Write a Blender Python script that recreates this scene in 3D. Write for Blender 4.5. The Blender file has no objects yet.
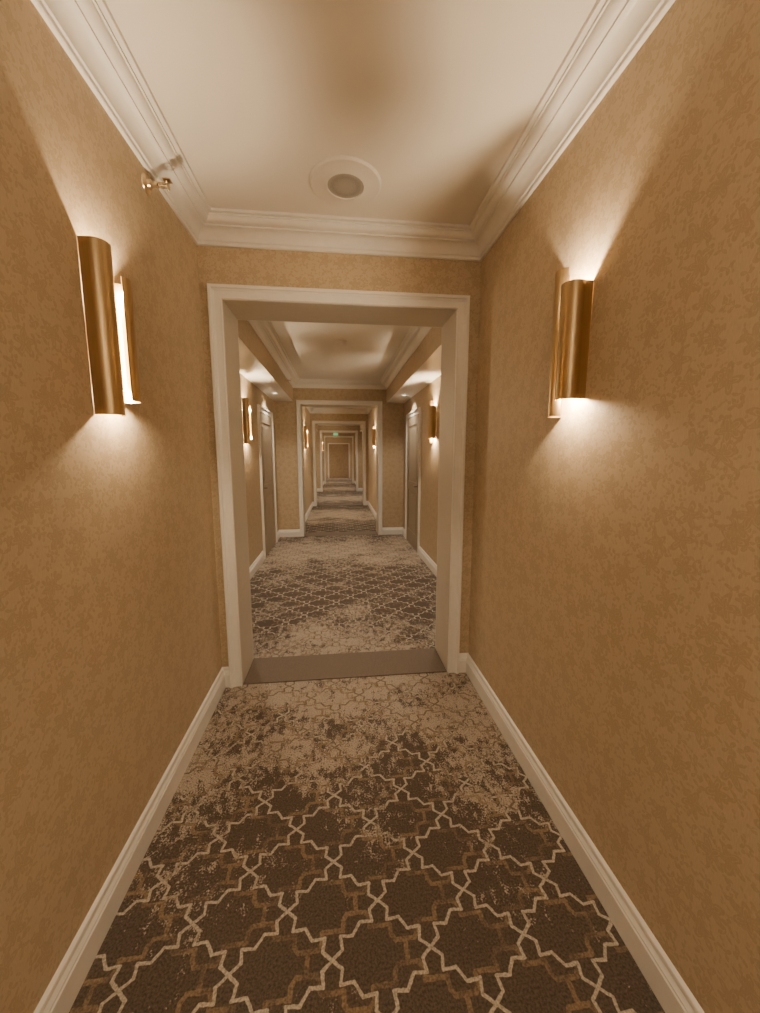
import bpy, bmesh, math
from mathutils import Vector, Matrix

H = 1.5
XL, XR = -0.768, 0.880          # narrow corridor walls
AL, AR = -1.095, 1.205          # alcove (door recess) walls
ZC = 2.787                      # ceiling
ZS = 2.42                       # soffit underside
Y0 = -3.2                       # back
PORT = [2.40, 7.00, 11.2, 15.6, 20.0]
PT = 0.32
YE = 24.5
OL, OR_, OT = -0.655, 0.744, 2.388   # doorway opening
COL = bpy.context.scene.collection

# ---------------------------------------------------------------- materials
class NB:
    def __init__(s, name):
        s.m = bpy.data.materials.new(name); s.m.use_nodes = True
        s.nt = s.m.node_tree; s.N = s.nt.nodes; s.L = s.nt.links
        s.b = s.N['Principled BSDF']
    def put(s, sock, v):
        if isinstance(v, bpy.types.NodeSocket): s.L.new(v, sock)
        elif v is not None: sock.default_value = v
    def math(s, op, a, b=None, c=None, clamp=False):
        n = s.N.new('ShaderNodeMath'); n.operation = op; n.use_clamp = clamp
        s.put(n.inputs[0], a)
        if b is not None: s.put(n.inputs[1], b)
        if c is not None: s.put(n.inputs[2], c)
        return n.outputs[0]
    def vm(s, op, a, b=None, scale=None):
        n = s.N.new('ShaderNodeVectorMath'); n.operation = op
        s.put(n.inputs[0], a)
        if b is not None: s.put(n.inputs[1], b)
        if scale is not None: s.put(n.inputs['Scale'], scale)
        return n.outputs['Value'] if op in ('LENGTH', 'DOT_PRODUCT', 'DISTANCE') else n.outputs[0]
    def obj(s):
        return s.N.new('ShaderNodeTexCoord').outputs['Object']
    def sep(s, v):
        n = s.N.new('ShaderNodeSeparateXYZ'); s.put(n.inputs[0], v); return n.outputs
    def comb(s, x=0., y=0., z=0.):
        n = s.N.new('ShaderNodeCombineXYZ')
        for i, v in enumerate((x, y, z)): s.put(n.inputs[i], v)
        return n.outputs[0]
    def noise(s, v, scale, detail=2, rough=.5, dist=0.):
        n = s.N.new('ShaderNodeTexNoise'); s.put(n.inputs['Vector'], v)
        n.inputs['Scale'].default_value = scale; n.inputs['Detail'].default_value = detail
        n.inputs['Roughness'].default_value = rough; n.inputs['Distortion'].default_value = dist
        return n.outputs
    def mr(s, v, a, b, c=0., d=1., smooth=True):
        n = s.N.new('ShaderNodeMapRange'); n.clamp = True
        if smooth: n.interpolation_type = 'SMOOTHSTEP'
        s.put(n.inputs[0], v)
        for i, q in enumerate((a, b, c, d)): s.put(n.inputs[i+1], q)
        return n.outputs[0]
    def mix(s, f, a, b, mode='MIX'):
        n = s.N.new('ShaderNodeMix'); n.data_type = 'RGBA'; n.blend_type = mode
        s.put(n.inputs[0], f); s.put(n.inputs[6], a); s.put(n.inputs[7], b)
        return n.outputs[2]
    def bump(s, h, strength, dist=0.002):
        n = s.N.new('ShaderNodeBump'); n.inputs['Strength'].default_value = strength
        n.inputs['Distance'].default_value = dist
        s.put(n.inputs['Height'], h); s.L.new(n.outputs[0], s.b.inputs['Normal'])

def c4(r, g, b): return (r, g, b, 1.0)

def simple(name, col, rough=.5, metal=0., nscale=30, var=.06, bump=0.):
    m = NB(name); o = m.obj()
    n = m.noise(o, nscale, 3)[0]
    f = m.mr(n, .3, .7, 1-var, 1+var)
    cc = m.vm('SCALE', tuple(col[:3]), scale=f)
    m.put(m.b.inputs['Base Color'], cc)
    m.b.inputs['Roughness'].default_value = rough
    m.b.inputs['Metallic'].default_value = metal
    if bump: m.bump(n, bump)
    return m.m

def make_wallpaper():
    m = NB('wallpaper_damask'); o = m.obj()
    x, y, z = m.sep(o)
    u = m.math('ADD', x, y)
    uv = m.comb(u, z, 0.)
    w = m.noise(uv, 28, 2)[1]
    w = m.vm('SUBTRACT', w, (.5, .5, .5))
    uvd = m.vm('ADD', uv, m.vm('SCALE', w, scale=.018))
    def flowers(scale, petals, r0, amp, seed, rand=.7, ring=.12):
        v = m.N.new('ShaderNodeTexVoronoi'); v.voronoi_dimensions = '2D'
        src = m.vm('ADD', uvd, (seed, seed*.7, 0.))
        m.put(v.inputs['Vector'], src); v.inputs['Scale'].default_value = scale
        v.inputs['Randomness'].default_value = rand
        loc = m.vm('SCALE', m.vm('SUBTRACT', src, v.outputs['Position']), scale=float(scale))
        lx, ly, _ = m.sep(loc)
        r = m.vm('LENGTH', m.comb(lx, ly, 0.))
        a = m.math('ARCTAN2', ly, lx)
        rnd = m.sep(v.outputs['Color'])[0]
        a = m.math('ADD', a, m.math('MULTIPLY', rnd, 6.28))
        pet = m.math('MULTIPLY_ADD', m.math('COSINE', m.math('MULTIPLY', a, float(petals))), amp, r0)
        d = m.math('SUBTRACT', pet, r)
        body = m.mr(d, -.005, .02)
        vein = m.mr(m.math('ABSOLUTE', m.math('SUBTRACT', d, ring)), .014, .030)
        return m.math('MULTIPLY', body, m.math('MULTIPLY_ADD', vein, .8, .2))
    f = m.math('MAXIMUM', flowers(10.5, 5, .29, .11, 0., .75, .13), flowers(21, 3, .19, .20, 3.3, .95, .24))
    f = m.math('MAXIMUM', f, m.math('MULTIPLY', flowers(36, 2, .15, .22, 7.1, 1., .3), .8))
    fib = m.noise(m.vm('MULTIPLY', uv, (350., 60., 1.)), 1, 2)[0]
    col = m.mix(f, c4(.545, .440, .308), c4(.465, .364, .240))
    col = m.vm('SCALE', col, scale=m.mr(fib, .2, .8, .94, 1.05))
    m.put(m.b.inputs['Base Color'], col)
    m.put(m.b.inputs['Roughness'], m.math('MULTIPLY_ADD', f, -.12, .60))
    m.b.inputs['Specular IOR Level'].default_value = .35
    m.bump(fib, .12, .0006)
    return m.m

def make_carpet():
    m = NB('trellis_carpet'); o = m.obj()
    wob = m.vm('SUBTRACT', m.noise(o, 60, 1)[1], (.5, .5, .5))
    oo = m.vm('ADD', o, m.vm('SCALE', wob, scale=.005))
    x, y, _ = m.sep(oo)
    def seglines(offx, offy, px, py, pts):
        fx = m.math('PINGPONG', m.math('ADD', m.math('DIVIDE', x, px), offx), .5)
        fy = m.math('PINGPONG', m.math('ADD', m.math('DIVIDE', y, py), offy), .5)
        p = m.comb(fx, fy, 0.)
        best = None
        for a, b in zip(pts[:-1], pts[1:]):
            ba = (b[0]-a[0], b[1]-a[1]); q = ba[0]**2+ba[1]**2
            pa = m.vm('SUBTRACT', p, (a[0], a[1], 0.))
            h = m.math('MULTIPLY', m.vm('DOT_PRODUCT', pa, (ba[0], ba[1], 0.)), 1/q, clamp=True)
            d = m.vm('LENGTH', m.vm('SUBTRACT', pa, m.vm('SCALE', (ba[0], ba[1], 0.), scale=h)))
            best = d if best is None else m.math('MINIMUM', best, d)
        return best
    star = [(.5, 0), (.40, .08), (.42, .20), (.29, .19), (.21, .31), (.08, .30), (.10, .42), (0, .5)]
    cross = [(.5, .0), (.5, .10), (.40, .10), (.36, .16), (.36, .25), (.25, .25), (.14, .25), (.14, .34), (.10, .40), (0, .40), (0, .5)]
    cream = seglines(.13, .1, .30, .28, star)
    tan = seglines(.38, .10, .30, .28, cross)
    lc = m.mr(cream, .012, .020, 1., 0.)
    lt = m.mr(tan, .019, .028, 1., 0.)
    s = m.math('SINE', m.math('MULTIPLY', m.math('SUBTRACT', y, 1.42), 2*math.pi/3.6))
    n1 = m.noise(o, 2.2, 3, .6)[0]
    n2 = m.noise(m.vm('MULTIPLY', o, (1., .6, 1.)), 26, 4, .75)[0]
    n3 = m.noise(o, 150, 2, .6)[0]
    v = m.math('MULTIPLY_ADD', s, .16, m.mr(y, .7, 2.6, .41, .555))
    v = m.math('ADD', v, m.math('MULTIPLY', m.math('SUBTRACT', n1, .5), 1.1))
    v = m.math('ADD', v, m.math('MULTIPLY', m.math('SUBTRACT', n2, .5), 1.2))
    v = m.math('ADD', v, m.math('MULTIPLY', m.math('SUBTRACT', n3, .5), .6))
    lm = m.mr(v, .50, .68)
    fade = m.mr(m.noise(o, 9, 3, .7)[0], .40, .60)
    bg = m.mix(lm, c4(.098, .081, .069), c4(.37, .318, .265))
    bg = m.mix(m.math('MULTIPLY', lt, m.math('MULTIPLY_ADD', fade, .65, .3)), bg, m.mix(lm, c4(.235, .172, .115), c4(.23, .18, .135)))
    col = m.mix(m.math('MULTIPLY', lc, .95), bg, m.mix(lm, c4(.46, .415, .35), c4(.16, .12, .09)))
    col = m.vm('SCALE', col, scale=m.mr(n3, .25, .75, .62, 1.35))
    m.put(m.b.inputs['Base Color'], col)
    m.b.inputs['Roughness'].default_value = .95
    m.b.inputs['Specular IOR Level'].default_value = .1
    m.bump(n3, .7, .004)
    return m.m

def make_bronze():
    m = NB('brushed_bronze'); o = m.obj()
    n = m.noise(m.vm('MULTIPLY', o, (400., 400., 3.)), 1, 3)[0]
    col = m.mix(n, c4(.42, .30, .155), c4(.58, .43, .24))
    m.put(m.b.inputs['Base Color'], col)
    m.b.inputs['Metallic'].default_value = 1.
    m.put(m.b.inputs['Roughness'], m.mr(n, .2, .8, .30, .42))
    return m.m

def emis(name, col, st):
    m = NB(name)
    m.b.inputs['Base Color'].default_value = col
    m.b.inputs['Emission Color'].default_value = col
    m.b.inputs['Emission Strength'].default_value = st
    return m.m

def make_grille():
    m = NB('speaker_grille'); o = m.obj()
    v = m.N.new('ShaderNodeTexVoronoi'); m.put(v.inputs['Vector'], o)
    v.inputs['Scale'].default_value = 220; v.inputs['Randomness'].default_value = .1
    f = m.mr(v.outputs['Distance'], .25, .4)
    m.put(m.b.inputs['Base Color'], m.mix(f, c4(.12, .11, .10), c4(.42, .40, .37)))
    m.b.inputs['Roughness'].default_value = .6
    return m.m

WP = make_wallpaper(); CARPET = make_carpet(); BRONZE = make_bronze()
TRIM = simple('trim_white_paint', c4(.82, .80, .77), .32, var=.015)
JAMB = simple('jamb_paint', c4(.54, .49, .42), .4, var=.02)
CEIL = simple('ceiling_paint', c4(.81, .775, .725), .38, nscale=3, var=.012)
DOORM = simple('guest_door_paint', c4(.33, .27, .20), .45, var=.03)
WOOD = simple('lobby_door_wood', c4(.38, .28, .18), .45, nscale=12, var=.15)
STRIP = simple('threshold_carpet', c4(.16, .128, .105), .9, nscale=160, var=.25, bump=.4)
BRASS = simple('sprinkler_brass', c4(.62, .50, .34), .28, 1., var=.04)
STEEL = simple('lever_steel', c4(.25, .22, .19), .3, 1., var=.04)
GRILLE = make_grille()
GLOW = emis('lamp_glow', c4(1., .60, .20), 34.)
FILL_GLASS = emis('fill_glass_glow', c4(1., .86, .68), 6.)  # glowing bowl of the added fill lamp
FILL_LENS = emis('fill_downlight_lens', c4(1., .88, .72), 5.)  # glowing face of the downlights added as fill
GREEN = emis('exit_green', c4(.05, .85, .45), .35)
WHITEP = simple('white_plastic', c4(.80, .76, .71), .4, var=.01)

# ---------------------------------------------------------------- mesh utils
def finish(name, bm, mats, parent=None, smooth=None, recalc=True):
    if recalc: bmesh.ops.recalc_face_normals(bm, faces=bm.faces)
    me = bpy.data.meshes.new(name); bm.to_mesh(me); bm.free()
    for mt in (mats if isinstance(mats, list) else [mats]): me.materials.append(mt)
    ob = bpy.data.objects.new(name, me); COL.objects.link(ob)
    if parent: ob.parent = parent
    if smooth is not None:
        for p in me.polygons: p.use_smooth = True
        me.update()
        try: me.set_sharp_from_angle(angle=math.radians(smooth))
        except Exception: pass
    return ob

def empty(name, loc=(0, 0, 0), rot=(0, 0, 0)):
    e = bpy.data.objects.new(name, None); e.location = loc; e.rotation_euler = rot
    e.empty_display_size = .05; COL.objects.link(e); return e

def box(bm, x0, x1, y0, y1, z0, z1, mi=0, bev=0.):
    vs = [bm.verts.new((x, y, z)) for x in (x0, x1) for y in (y0, y1) for z in (z0, z1)]
    fs = []
    for q in ((0,1,3,2), (4,6,7,5), (0,4,5,1), (2,3,7,6), (0,2,6,4), (1,5,7,3)):
        f = bm.faces.new([vs[i] for i in q]); f.material_index = mi; fs.append(f)
    if bev:
        es = list({e for f in fs for e in f.edges})
        bmesh.ops.bevel(bm, geom=es, offset=bev, segments=2, affect='EDGES', profile=.5)
    return fs

def loft(bm, rings, closed_ring=False, mi=0):
    V = [[bm.verts.new(p) for p in r] for r in rings]
    for a, b in zip(V[:-1], V[1:]):
        n = len(a)
        for i in range(n if closed_ring else n-1):
            j = (i+1) % n
            f = bm.faces.new((a[i], a[j], b[j], b[i])); f.material_index = mi
    return V

def lathe(bm, prof, M=Matrix(), seg=32, mi=0, caps=True):
    rings = []
    for r, z in prof:
        rings.append([M @ Vector((r*math.cos(2*math.pi*i/seg), r*math.sin(2*math.pi*i/seg), z)) for i in range(seg)])
    V = loft(bm, rings, True, mi)
    if caps:
        for k in (0, -1):
            if prof[k][0] > 1e-5:
                f = bm.faces.new(V[k]); f.material_index = mi

# ---------------------------------------------------------------- bays
bays = []
ys = [(Y0, PORT[0])] + [(PORT[i]+PT, PORT[i+1]) for i in range(len(PORT)-1)] + [(PORT[-1]+PT, YE)]
for i, (a, b) in enumerate(ys): bays.append((a, b, i % 2 == 1))   # wide = odd

bm = bmesh.new(); box(bm, -1.4, 1.5, Y0-.1, YE+.1, -.08, 0); finish('floor', bm, CARPET)
bm = bmesh.new(); box(bm, -1.4, 1.5, Y0-.1, YE+.1, ZC, ZC+.1); finish('ceiling', bm, CEIL)
bmL, bmR, bmSL, bmSR = bmesh.new(), bmesh.new(), bmesh.new(), bmesh.new()
for a, b, wide in bays:
    box(bmL, -1.4, AL if wide else XL, a, b, 0, ZC)
    box(bmR, AR if wide else XR, 1.5, a, b, 0, ZC)
    if wide:
        for bmS, p, q in ((bmSL, AL, XL), (bmSR, XR, AR)):
            fs = box(bmS, p, q, a, b, ZS, ZC)
            for f in fs:
                f.normal_update()
                if f.calc_center_median().z < ZS+.001: f.material_index = 1
finish('wall_left', bmL, WP); finish('wall_right', bmR, WP)
SOFL = finish('soffit_left', bmSL, [WP, CEIL]); SOFR = finish('soffit_right', bmSR, [WP, CEIL])
bm = bmesh.new(); box(bm, -1.4, 1.5, Y0-.1, Y0, 0, ZC); finish('wall_back', bm, WP)
bm = bmesh.new(); box(bm, -1.4, 1.5, YE, YE+.1, 0, ZC); finish('wall_far', bm, WP)
for k, y in enumerate(PORT):
    bm = bmesh.new()
    box(bm, -1.4, OL, y, y+PT, 0, ZC); box(bm, OR_, 1.5, y, y+PT, 0, ZC); box(bm, OL, OR_, y, y+PT, OT, ZC)
    finish('wall_partition_%d' % (k+1), bm, WP)

# ---------------------------------------------------------------- crown moulding
crown = [(0, -.130), (.010, -.130), (.014, -.126), (.014, -.112), (.020, -.108)]
crown += [(.020+.045*(1-math.cos(t)), -.108+.050*math.sin(t)) for t in [i*math.pi/2/7 for i in range(1, 8)]]
crown += [(.070, -.058), (.070, -.050)]
crown += [(.070+.030*math.sin(t), -.050+.028*(1-math.cos(t))) for t in [i*math.pi/2/6 for i in range(1, 7)]]
crown += [(.106, -.022), (.106, -.014), (.122, -.012), (.124, -.006), (.124, 0.)]
n_trim = 1
for a, b, wide in bays:
    bm = bmesh.new(); rings = []
    for d, z in crown:
        rings.append([(XL+d, a+d, ZC+z), (XR-d, a+d, ZC+z), (XR-d, b-d, ZC+z), (XL+d, b-d, ZC+z)])
    loft(bm, rings, True)
    finish('trim_%d' % n_trim, bm, TRIM, smooth=28, recalc=True); n_trim += 1

# ---------------------------------------------------------------- baseboards
bprof = [(0.0, 0.), (.020, 0.), (.020, .088), (.017, .092), (.017, .098), (.013, .104), (.010, .112), (.011, .118), (.009, .126), (.004, .132), (0., .134)]
def baseboard(bm, p0, p1, n):
    p0 = Vector(p0+(0,)); p1 = Vector(p1+(0,)); n = Vector(n+(0,))
    r = [[p + n*d + Vector((0, 0, z)) for d, z in bprof] for p in (p0, p1)]
    V = loft(bm, r)
    for v in V: bm.faces.new(v)
CW = .074
dw = .08
doorspan = {}
for i, (a, b, wide) in enumerate(bays):
    if wide: doorspan[i] = (b-1.42, b-.47)
bbL, bbR, bbF = bmesh.new(), bmesh.new(), bmesh.new()
for i, (a, b, wide) in enumerate(bays):
    for bmB, X, n in ((bbL, AL if wide else XL, (1, 0)), (bbR, AR if wide else XR, (-1, 0))):
        if wide:
            d0, d1 = doorspan[i]
            baseboard(bmB, (X, a), (X, d0-dw), n); baseboard(bmB, (X, d1+dw), (X, b), n)
        else: baseboard(bmB, (X, a), (X, b), n)
    l, r = (AL, AR) if wide else (XL, XR)
    for y, n, ok in ((a, (0, 1), i > 0), (b, (0, -1), i < len(bays)-1)):
        if ok:
            baseboard(bbF, (l, y), (OL-CW+.01, y), n); baseboard(bbF, (OR_+CW-.01, y), (r, y), n)
baseboard(bbF, (XL, Y0), (XR, Y0), (0, 1))
finish('baseboard_left', bbL, TRIM, smooth=25); finish('baseboard_right', bbR, TRIM, smooth=25)
finish('baseboard_partitions', bbF, TRIM, smooth=25)

# ---------------------------------------------------------------- casings
cprof = [(0, 0), (0, .014), (.006, .017), (.010, .014), (.040, .016), (.046, .020), (.052, .020), (.057, .029), (.070, .030), (CW, .026), (CW, 0)]
def casing(bm, O, U, Nn, u0, u1, top, prof=cprof, sc=1., mi=0, z0=0.):
    O, U, Nn = Vector(O), Vector(U), Vector(Nn); Z = Vector((0, 0, 1))
    rings = []
    for w, t in prof:
        w *= sc; t *= sc
        rings.append([O+U*(u0-w)+Z*z0+Nn*t, O+U*(u0-w)+Z*(top+w)+Nn*t, O+U*(u1+w)+Z*(top+w)+Nn*t, O+U*(u1+w)+Z*z0+Nn*t])
    loft(bm, rings, False, mi)
for k, y in enumerate(PORT):
    e = empty('doorway_frame', (0, y, 0))
    bm = bmesh.new(); casing(bm, (0, 0, 0), (1, 0, 0), (0, -1, 0), OL+.010, OR_-.010, OT-.010)
    finish('casing_near', bm, TRIM, e, smooth=25)
    bm = bmesh.new(); casing(bm, (0, PT, 0), (1, 0, 0), (0, 1, 0), OL+.010, OR_-.010, OT-.010)
    finish('casing_back', bm, TRIM, e, smooth=25)
    bm = bmesh.new()
    box(bm, OL, OL+.012, 0, PT, 0, OT-.012); box(bm, OR_-.012, OR_, 0, PT, 0, OT-.012); box(bm, OL, OR_, 0, PT, OT-.012, OT)
    finish('jamb_lining', bm, JAMB, e)
    bm = bmesh.new(); box(bm, OL+.013, OR_-.013, y, y+PT, .0005, .007, bev=.002)
    finish('threshold_strip', bm, STRIP)

# ---------------------------------------------------------------- sconces
SC = .90
def shell(bm, pts, z0, z1, th=.003):
    pts = [(s*SC, d*SC) for s, d in pts]
    n = len(pts)-1
    ro = [Vector((s, -d)) for s, d in pts]; ri = []
    for i, p in enumerate(ro):
        a = ro[max(i-1, 0)]; b = ro[min(i+1, n)]; t = (b-a).normalized()
        ri.append(p + Vector((-t.y, t.x))*th)
    for A in (ro, ri):
        V = [[bm.verts.new((p.x, p.y, z)) for p in A] for z in (z0, z1)]
        for i in range(n): bm.faces.new((V[0][i], V[0][i+1], V[1][i+1], V[1][i]))
    for z in (z0, z1):
        o = [bm.verts.new((p.x, p.y, z)) for p in ro]; q = [bm.verts.new((p.x, p.y, z)) for p in ri]
        for i in range(n): bm.faces.new((o[i], o[i+1], q[i+1], q[i]))
    for k in (0, n):
        bm.faces.new([bm.verts.new((p.x, p.y, z)) for p, z in ((ro[k], z0), (ri[k], z0), (ri[k], z1), (ro[k], z1))])
    bmesh.ops.remove_doubles(bm, verts=bm.verts, dist=1e-5)
def arcpts(cs, cd, r, a0, a1, n=26):
    return [(cs+r*math.cos(math.radians(a0+(a1-a0)*i/n)), cd+r*math.sin(math.radians(a0+(a1-a0)*i/n))) for i in range(n+1)]
def sconce(x, y, side, power=20., z=1.895):
    rot = math.pi/2 if side == 'L' else -math.pi/2
    e = empty('wall_sconce', (x, y, z), (0, 0, rot))
    bm = bmesh.new()
    pts = [(-.086, .001)] + arcpts(-.047, .038, .042, 195, 20)
    shell(bm, pts, -.268, .254); finish('long_shell', bm, BRONZE, e, smooth=40)
    bm = bmesh.new()
    pts = arcpts(.036, .054, .045, 137, -30) + [(.076, .001)]
    shell(bm, pts, -.215, .180); finish('short_shell', bm, BRONZE, e, smooth=40)
    bm = bmesh.new(); box(bm, -.03, .035, -.012, -.0005, -.17, .11, bev=.003)
    box(bm, .010, .028, -.030, -.010, -.10, -.07); box(bm, .010, .028, -.030, -.010, .04, .07)
    finish('backplate', bm, BRASS, e)
    bm = bmesh.new()
    lathe(bm, [(.0, -.18), (.009, -.18), (.012, -.175), (.012, .109), (.009, .114), (0., .114)], Matrix.Translation((.022, -.043, 0)), 16, caps=False)
    finish('lamp_tube', bm, GLOW, e, smooth=40)
    for nm, zz, pw in (('up_light', .131, power*1.0), ('down_light', -.195, power*.55)):
        ld = bpy.data.lights.new(nm, 'POINT'); ld.energy = pw; ld.color = (1., .76, .48); ld.shadow_soft_size = .012
        lo = bpy.data.objects.new(nm, ld); lo.location = (.022, -.043, zz); lo.parent = e; COL.objects.link(lo)
for i, (a, b, wide) in enumerate(bays):
    l, r = (AL, AR) if wide else (XL, XR)
    if i == 0: yy = [(1.405, 1.375), (-1.2, -1.2)]
    elif wide: yy = [(a+.47*(b-a),)*2]
    else: yy = [((a+b)/2-.2,)*2]
    for yl, yr in yy:
        pw = 22 if i == 0 else 31
        sconce(l, yl, 'L', pw); sconce(r, yr, 'R', pw, 1.912)

# unseen fill lamp, added behind the camera to brighten the near bay
e = empty('added_fill_lamp', (.05, -1.9, ZC))
bm = bmesh.new(); lathe(bm, [(.19, 0), (.19, -.025), (.175, -.03), (.17, -.02)], seg=40, caps=False); finish('fill_lamp_rim', bm, BRASS, e, smooth=35)
bm = bmesh.new(); lathe(bm, [(.168, -.02), (.150, -.055), (.105, -.080), (.05, -.092), (.0001, -.095)], seg=40, caps=False); finish('fill_lamp_glass', bm, FILL_GLASS, e, smooth=60)
ld = bpy.data.lights.new('fill_lamp_light', 'POINT'); ld.energy = 22; ld.color = (1., .82, .60); ld.shadow_soft_size = .12
lo = bpy.data.objects.new('fill_lamp_light', ld); lo.location = (0, 0, -.24); lo.parent = e; COL.objects.link(lo)

# small downlights added as fill for the farther bays: soffits / narrow-bay ceilings
for i, (a, b, wide) in enumerate(bays):
    if wide: spots = [((AL+XL)/2, a+.75, ZS, SOFL), ((AR+XR)/2, a+.75, ZS, SOFR), ((AL+XL)/2, b-.95, ZS, SOFL), ((AR+XR)/2, b-.95, ZS, SOFR)]
    else: spots = [(.05, (a+b)/2, ZC, None)] if i else []
    for x, y, z, par in spots:
        e = empty('added_fill_downlight', (x, y, z))
        if par: e.parent = par
        bm = bmesh.new(); lathe(bm, [(.045, 0), (.045, -.003), (.040, -.005), (.030, -.004), (.030, -.001)], seg=32, caps=False); finish('fill_downlight_rim', bm, WHITEP, e, smooth=35)
        bm = bmesh.new(); lathe(bm, [(.030, -.002), (.0001, -.002)], seg=32, caps=False); finish('fill_downlight_lens', bm, FILL_LENS, e)
        ld = bpy.data.lights.new('fill_downlight_lamp', 'SPOT'); ld.energy = 42 if wide else 75; ld.color = (1., .84, .64); ld.shadow_soft_size = .03
        ld.spot_size = math.radians(125); ld.spot_blend = .9
        lo = bpy.data.objects.new('fill_downlight_lamp', ld); lo.location = (0, 0, -.012); lo.parent = e; COL.objects.link(lo)

# ---------------------------------------------------------------- guest doors
dn = 1
for i, (a, b, wide) in enumerate(bays):
    if not wide: continue
    d0, d1 = doorspan[i]
    for X, nx in ((AL, 1), (AR, -1)):
        e = empty('door_%d' % dn, (X, (d0+d1)/2, 0)); dn += 1
        hw = (d1-d0)/2
        bm = bmesh.new(); casing(bm, (0, 0, 0), (0, 1, 0), (nx, 0, 0), -hw, hw, 2.10, sc=dw/CW); finish('door_casing', bm, TRIM, e, smooth=25)
        bm = bmesh.new(); s = lambda q: sorted((0.001*nx, q*nx))
        p = s(.008); box(bm, p[0], p[1], -hw+.003, hw-.003, .008, 2.095)
        p = s(.016)
        for y0, y1, z0, z1 in ((-hw+.003, -hw+.12, .008, 2.095), (hw-.12, hw-.003, .008, 2.095), (-hw+.12, hw-.12, .008, .24), (-hw+.12, hw-.12, .92, 1.06), (-hw+.12, hw-.12, 1.96, 2.095)):
            box(bm, p[0], p[1], y0, y1, z0, z1)
        p = s(.013)
        for z0, z1 in ((.29, .87), (1.11, 1.91)): box(bm, p[0], p[1], -hw+.17, hw-.17, z0, z1, bev=.003)
        finish('door_leaf', bm, DOORM, e)
        bm = bmesh.new()
        hy = -hw+.065
        R = Matrix.Translation((.016*nx, hy, 1.02)) @ Matrix.Rotation(math.pi/2*nx, 4, 'Y')
        box(bm, *s(.022), hy-.028, hy+.028, .92, 1.18, bev=.003)
        lathe(bm, [(.011, 0), (.011, .05)], R, 16)
        q = sorted((.058*nx, .072*nx)); box(bm, q[0], q[1], hy-.012, hy+.115, 1.010, 1.030, bev=.004)
        finish('lever_handle', bm, STEEL, e)

e = empty('door_%d' % dn, (.05, YE, 0))
bm = bmesh.new(); casing(bm, (0, 0, 0), (1, 0, 0), (0, -1, 0), -.62, .62, 2.15, sc=.9); finish('door_casing', bm, TRIM, e)
bm = bmesh.new()
for x0, x1 in ((-.618, -.003), (.003, .618)):
    box(bm, x0, x1, -.012, -.001, .01, 2.148)
    for a, b, c, d in ((x0, x0+.1, .01, 2.148), (x1-.1, x1, .01, 2.148), (x0+.1, x1-.1, .01, .25), (x0+.1, x1-.1, 1.0, 1.12), (x0+.1, x1-.1, 2.02, 2.148)):
        box(bm, a, b, -.024, -.012, c, d)
finish('door_leaves', bm, WOOD, e)
bm = bmesh.new()
for x in (-.06, .06): box(bm, x-.012, x+.012, -.07, -.024, .95, 1.25, bev=.004)
finish('pull_handles', bm, STEEL, e)

# ---------------------------------------------------------------- ceiling speaker
bm = bmesh.new()
T = Matrix.Translation((.055, 2.02, ZC)) @ Matrix.Rotation(math.pi, 4, 'X')
lathe(bm, [(.172, 0), (.172, .004), (.164, .011), (.100, .012), (.094, .016), (.088, .016), (.086, .012)], T, 64, 0, caps=False)
lathe(bm, [(.086, .012), (.05, .015), (0.0001, .016)], T, 64, 1, caps=False)
finish('ceiling_speaker', bm, [WHITEP, GRILLE], smooth=40)

# ---------------------------------------------------------------- sidewall sprinklers
def sprinkler(x, y, z, nx):
    bm = bmesh.new()
    T = Matrix.Translation((x, y, z)) @ Matrix.Rotation(math.pi/2*nx, 4, 'Y')
    lathe(bm, [(.036, 0), (.035, .004), (.026, .010), (.020, .012), (.018, .022), (.013, .024)], T, 32)
    lathe(bm, [(.011, .02), (.011, .040), (.014, .041), (.014, .047), (.009, .049)], T, 6)
    lathe(bm, [(.0035, .048), (.0035, .076)], T, 12)
    for s in (-1, 1):
        pts = [(.010*s, .046), (.016*s, .056), (.014*s, .070), (.003*s, .080)]
        for (a0, b0), (a1, b1) in zip(pts[:-1], pts[1:]):
            A = T @ Vector((0, a0, b0)); B = T @ Vector((0, a1, b1)); d = B-A
            Q = Matrix.Translation(A) @ d.to_track_quat('Z', 'Y').to_matrix().to_4x4()
            lathe(bm, [(.0032, -.001), (.0032, d.length+.001)], Q, 8)
    lathe(bm, [(.006, .077), (.006, .086)], T, 16)
    seg = 24; r1 = [T @ Vector(((.020 if i % 2 else .014)*math.cos(2*math.pi*i/seg), (.020 if i % 2 else .014)*math.sin(2*math.pi*i/seg), .086)) for i in range(seg)]
    r2 = [v + Vector((.0025*nx, 0, 0)) for v in r1]
    V = loft(bm, [r1, r2], True); bm.faces.new(V[0]); bm.faces.new(V[1])
    box(bm, *sorted((x+.070*nx, x+.100*nx)), y-.016, y+.016, z+.018, z+.0205)
    finish('fire_sprinkler', bm, BRASS, smooth=35)
sprinkler(XL, 1.82, 2.60, 1)
sprinkler(XL, 6.0, 2.60, 1)
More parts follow.
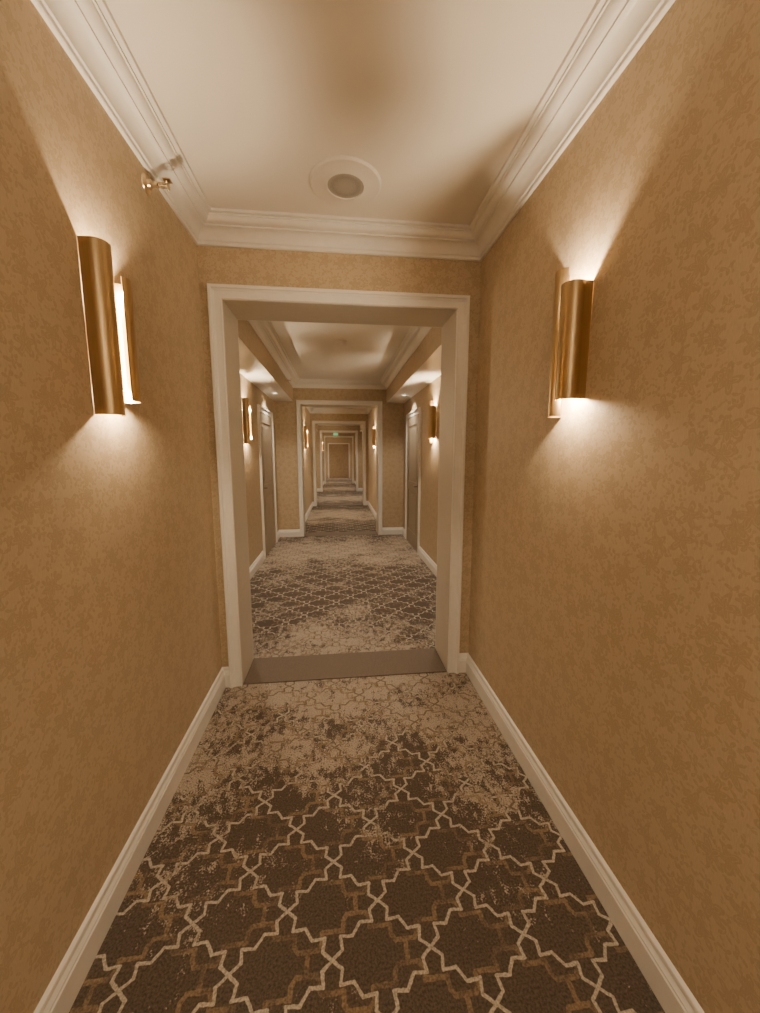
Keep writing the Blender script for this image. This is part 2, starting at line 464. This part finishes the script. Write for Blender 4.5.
bm = bmesh.new()
T = Matrix.Translation((.06, 4.6, ZC)) @ Matrix.Rotation(math.pi, 4, 'X')
lathe(bm, [(.062, 0), (.062, .012), (.055, .016), (.050, .030), (.035, .042), (.0001, .045)], T, 40, caps=False)
finish('smoke_detector', bm, WHITEP, smooth=35)

e = empty('exit_sign', (-.10, 19.2, 2.52))
bm = bmesh.new(); box(bm, -.12, .12, -.03, .03, -.09, .07, bev=.006); box(bm, -.03, .03, -.015, .015, .06, ZC-2.52); finish('sign_housing', bm, WHITEP, e)
bm = bmesh.new(); box(bm, -.11, .11, -.034, -.0305, -.08, .06); finish('sign_face', bm, GREEN, e)
cu = bpy.data.curves.new('exit_text', 'FONT'); cu.body = 'EXIT'; cu.size = .10; cu.align_x = 'CENTER'; cu.align_y = 'CENTER'; cu.extrude = .001
t = bpy.data.objects.new('exit_text', cu); t.data.materials.append(WHITEP); t.rotation_euler = (math.pi/2, 0, 0); t.location = (0, -.036, -.01); t.parent = e; COL.objects.link(t)

w = bpy.data.worlds.new('world'); bpy.context.scene.world = w; w.use_nodes = True
w.node_tree.nodes['Background'].inputs[0].default_value = (.05, .04, .03, 1)

# ---------------------------------------------------------------- camera
f = 380.
vpx, vpy = 338., 454.5
th = math.atan((506.5-vpy)/f); ps = math.atan((380-vpx)/f*math.cos(th))
F = Vector((math.sin(ps)*math.cos(th), math.cos(ps)*math.cos(th), -math.sin(th)))
R = Vector((math.cos(ps), -math.sin(ps), 0)); U = R.cross(F)
cd = bpy.data.cameras.new('camera'); cam = bpy.data.objects.new('camera', cd); COL.objects.link(cam)
M = Matrix((R, U, -F)).transposed().to_4x4(); M.translation = Vector((0, 0, H)); cam.matrix_world = M
cd.sensor_fit = 'VERTICAL'; cd.sensor_height = 36.; cd.lens = f/1013*36.; cd.clip_start = .02
bpy.context.scene.camera = cam
vs = bpy.context.scene.view_settings
vs.view_transform = 'AgX'
try: vs.look = 'AgX - Base Contrast'
except Exception: pass
vs.exposure = .25
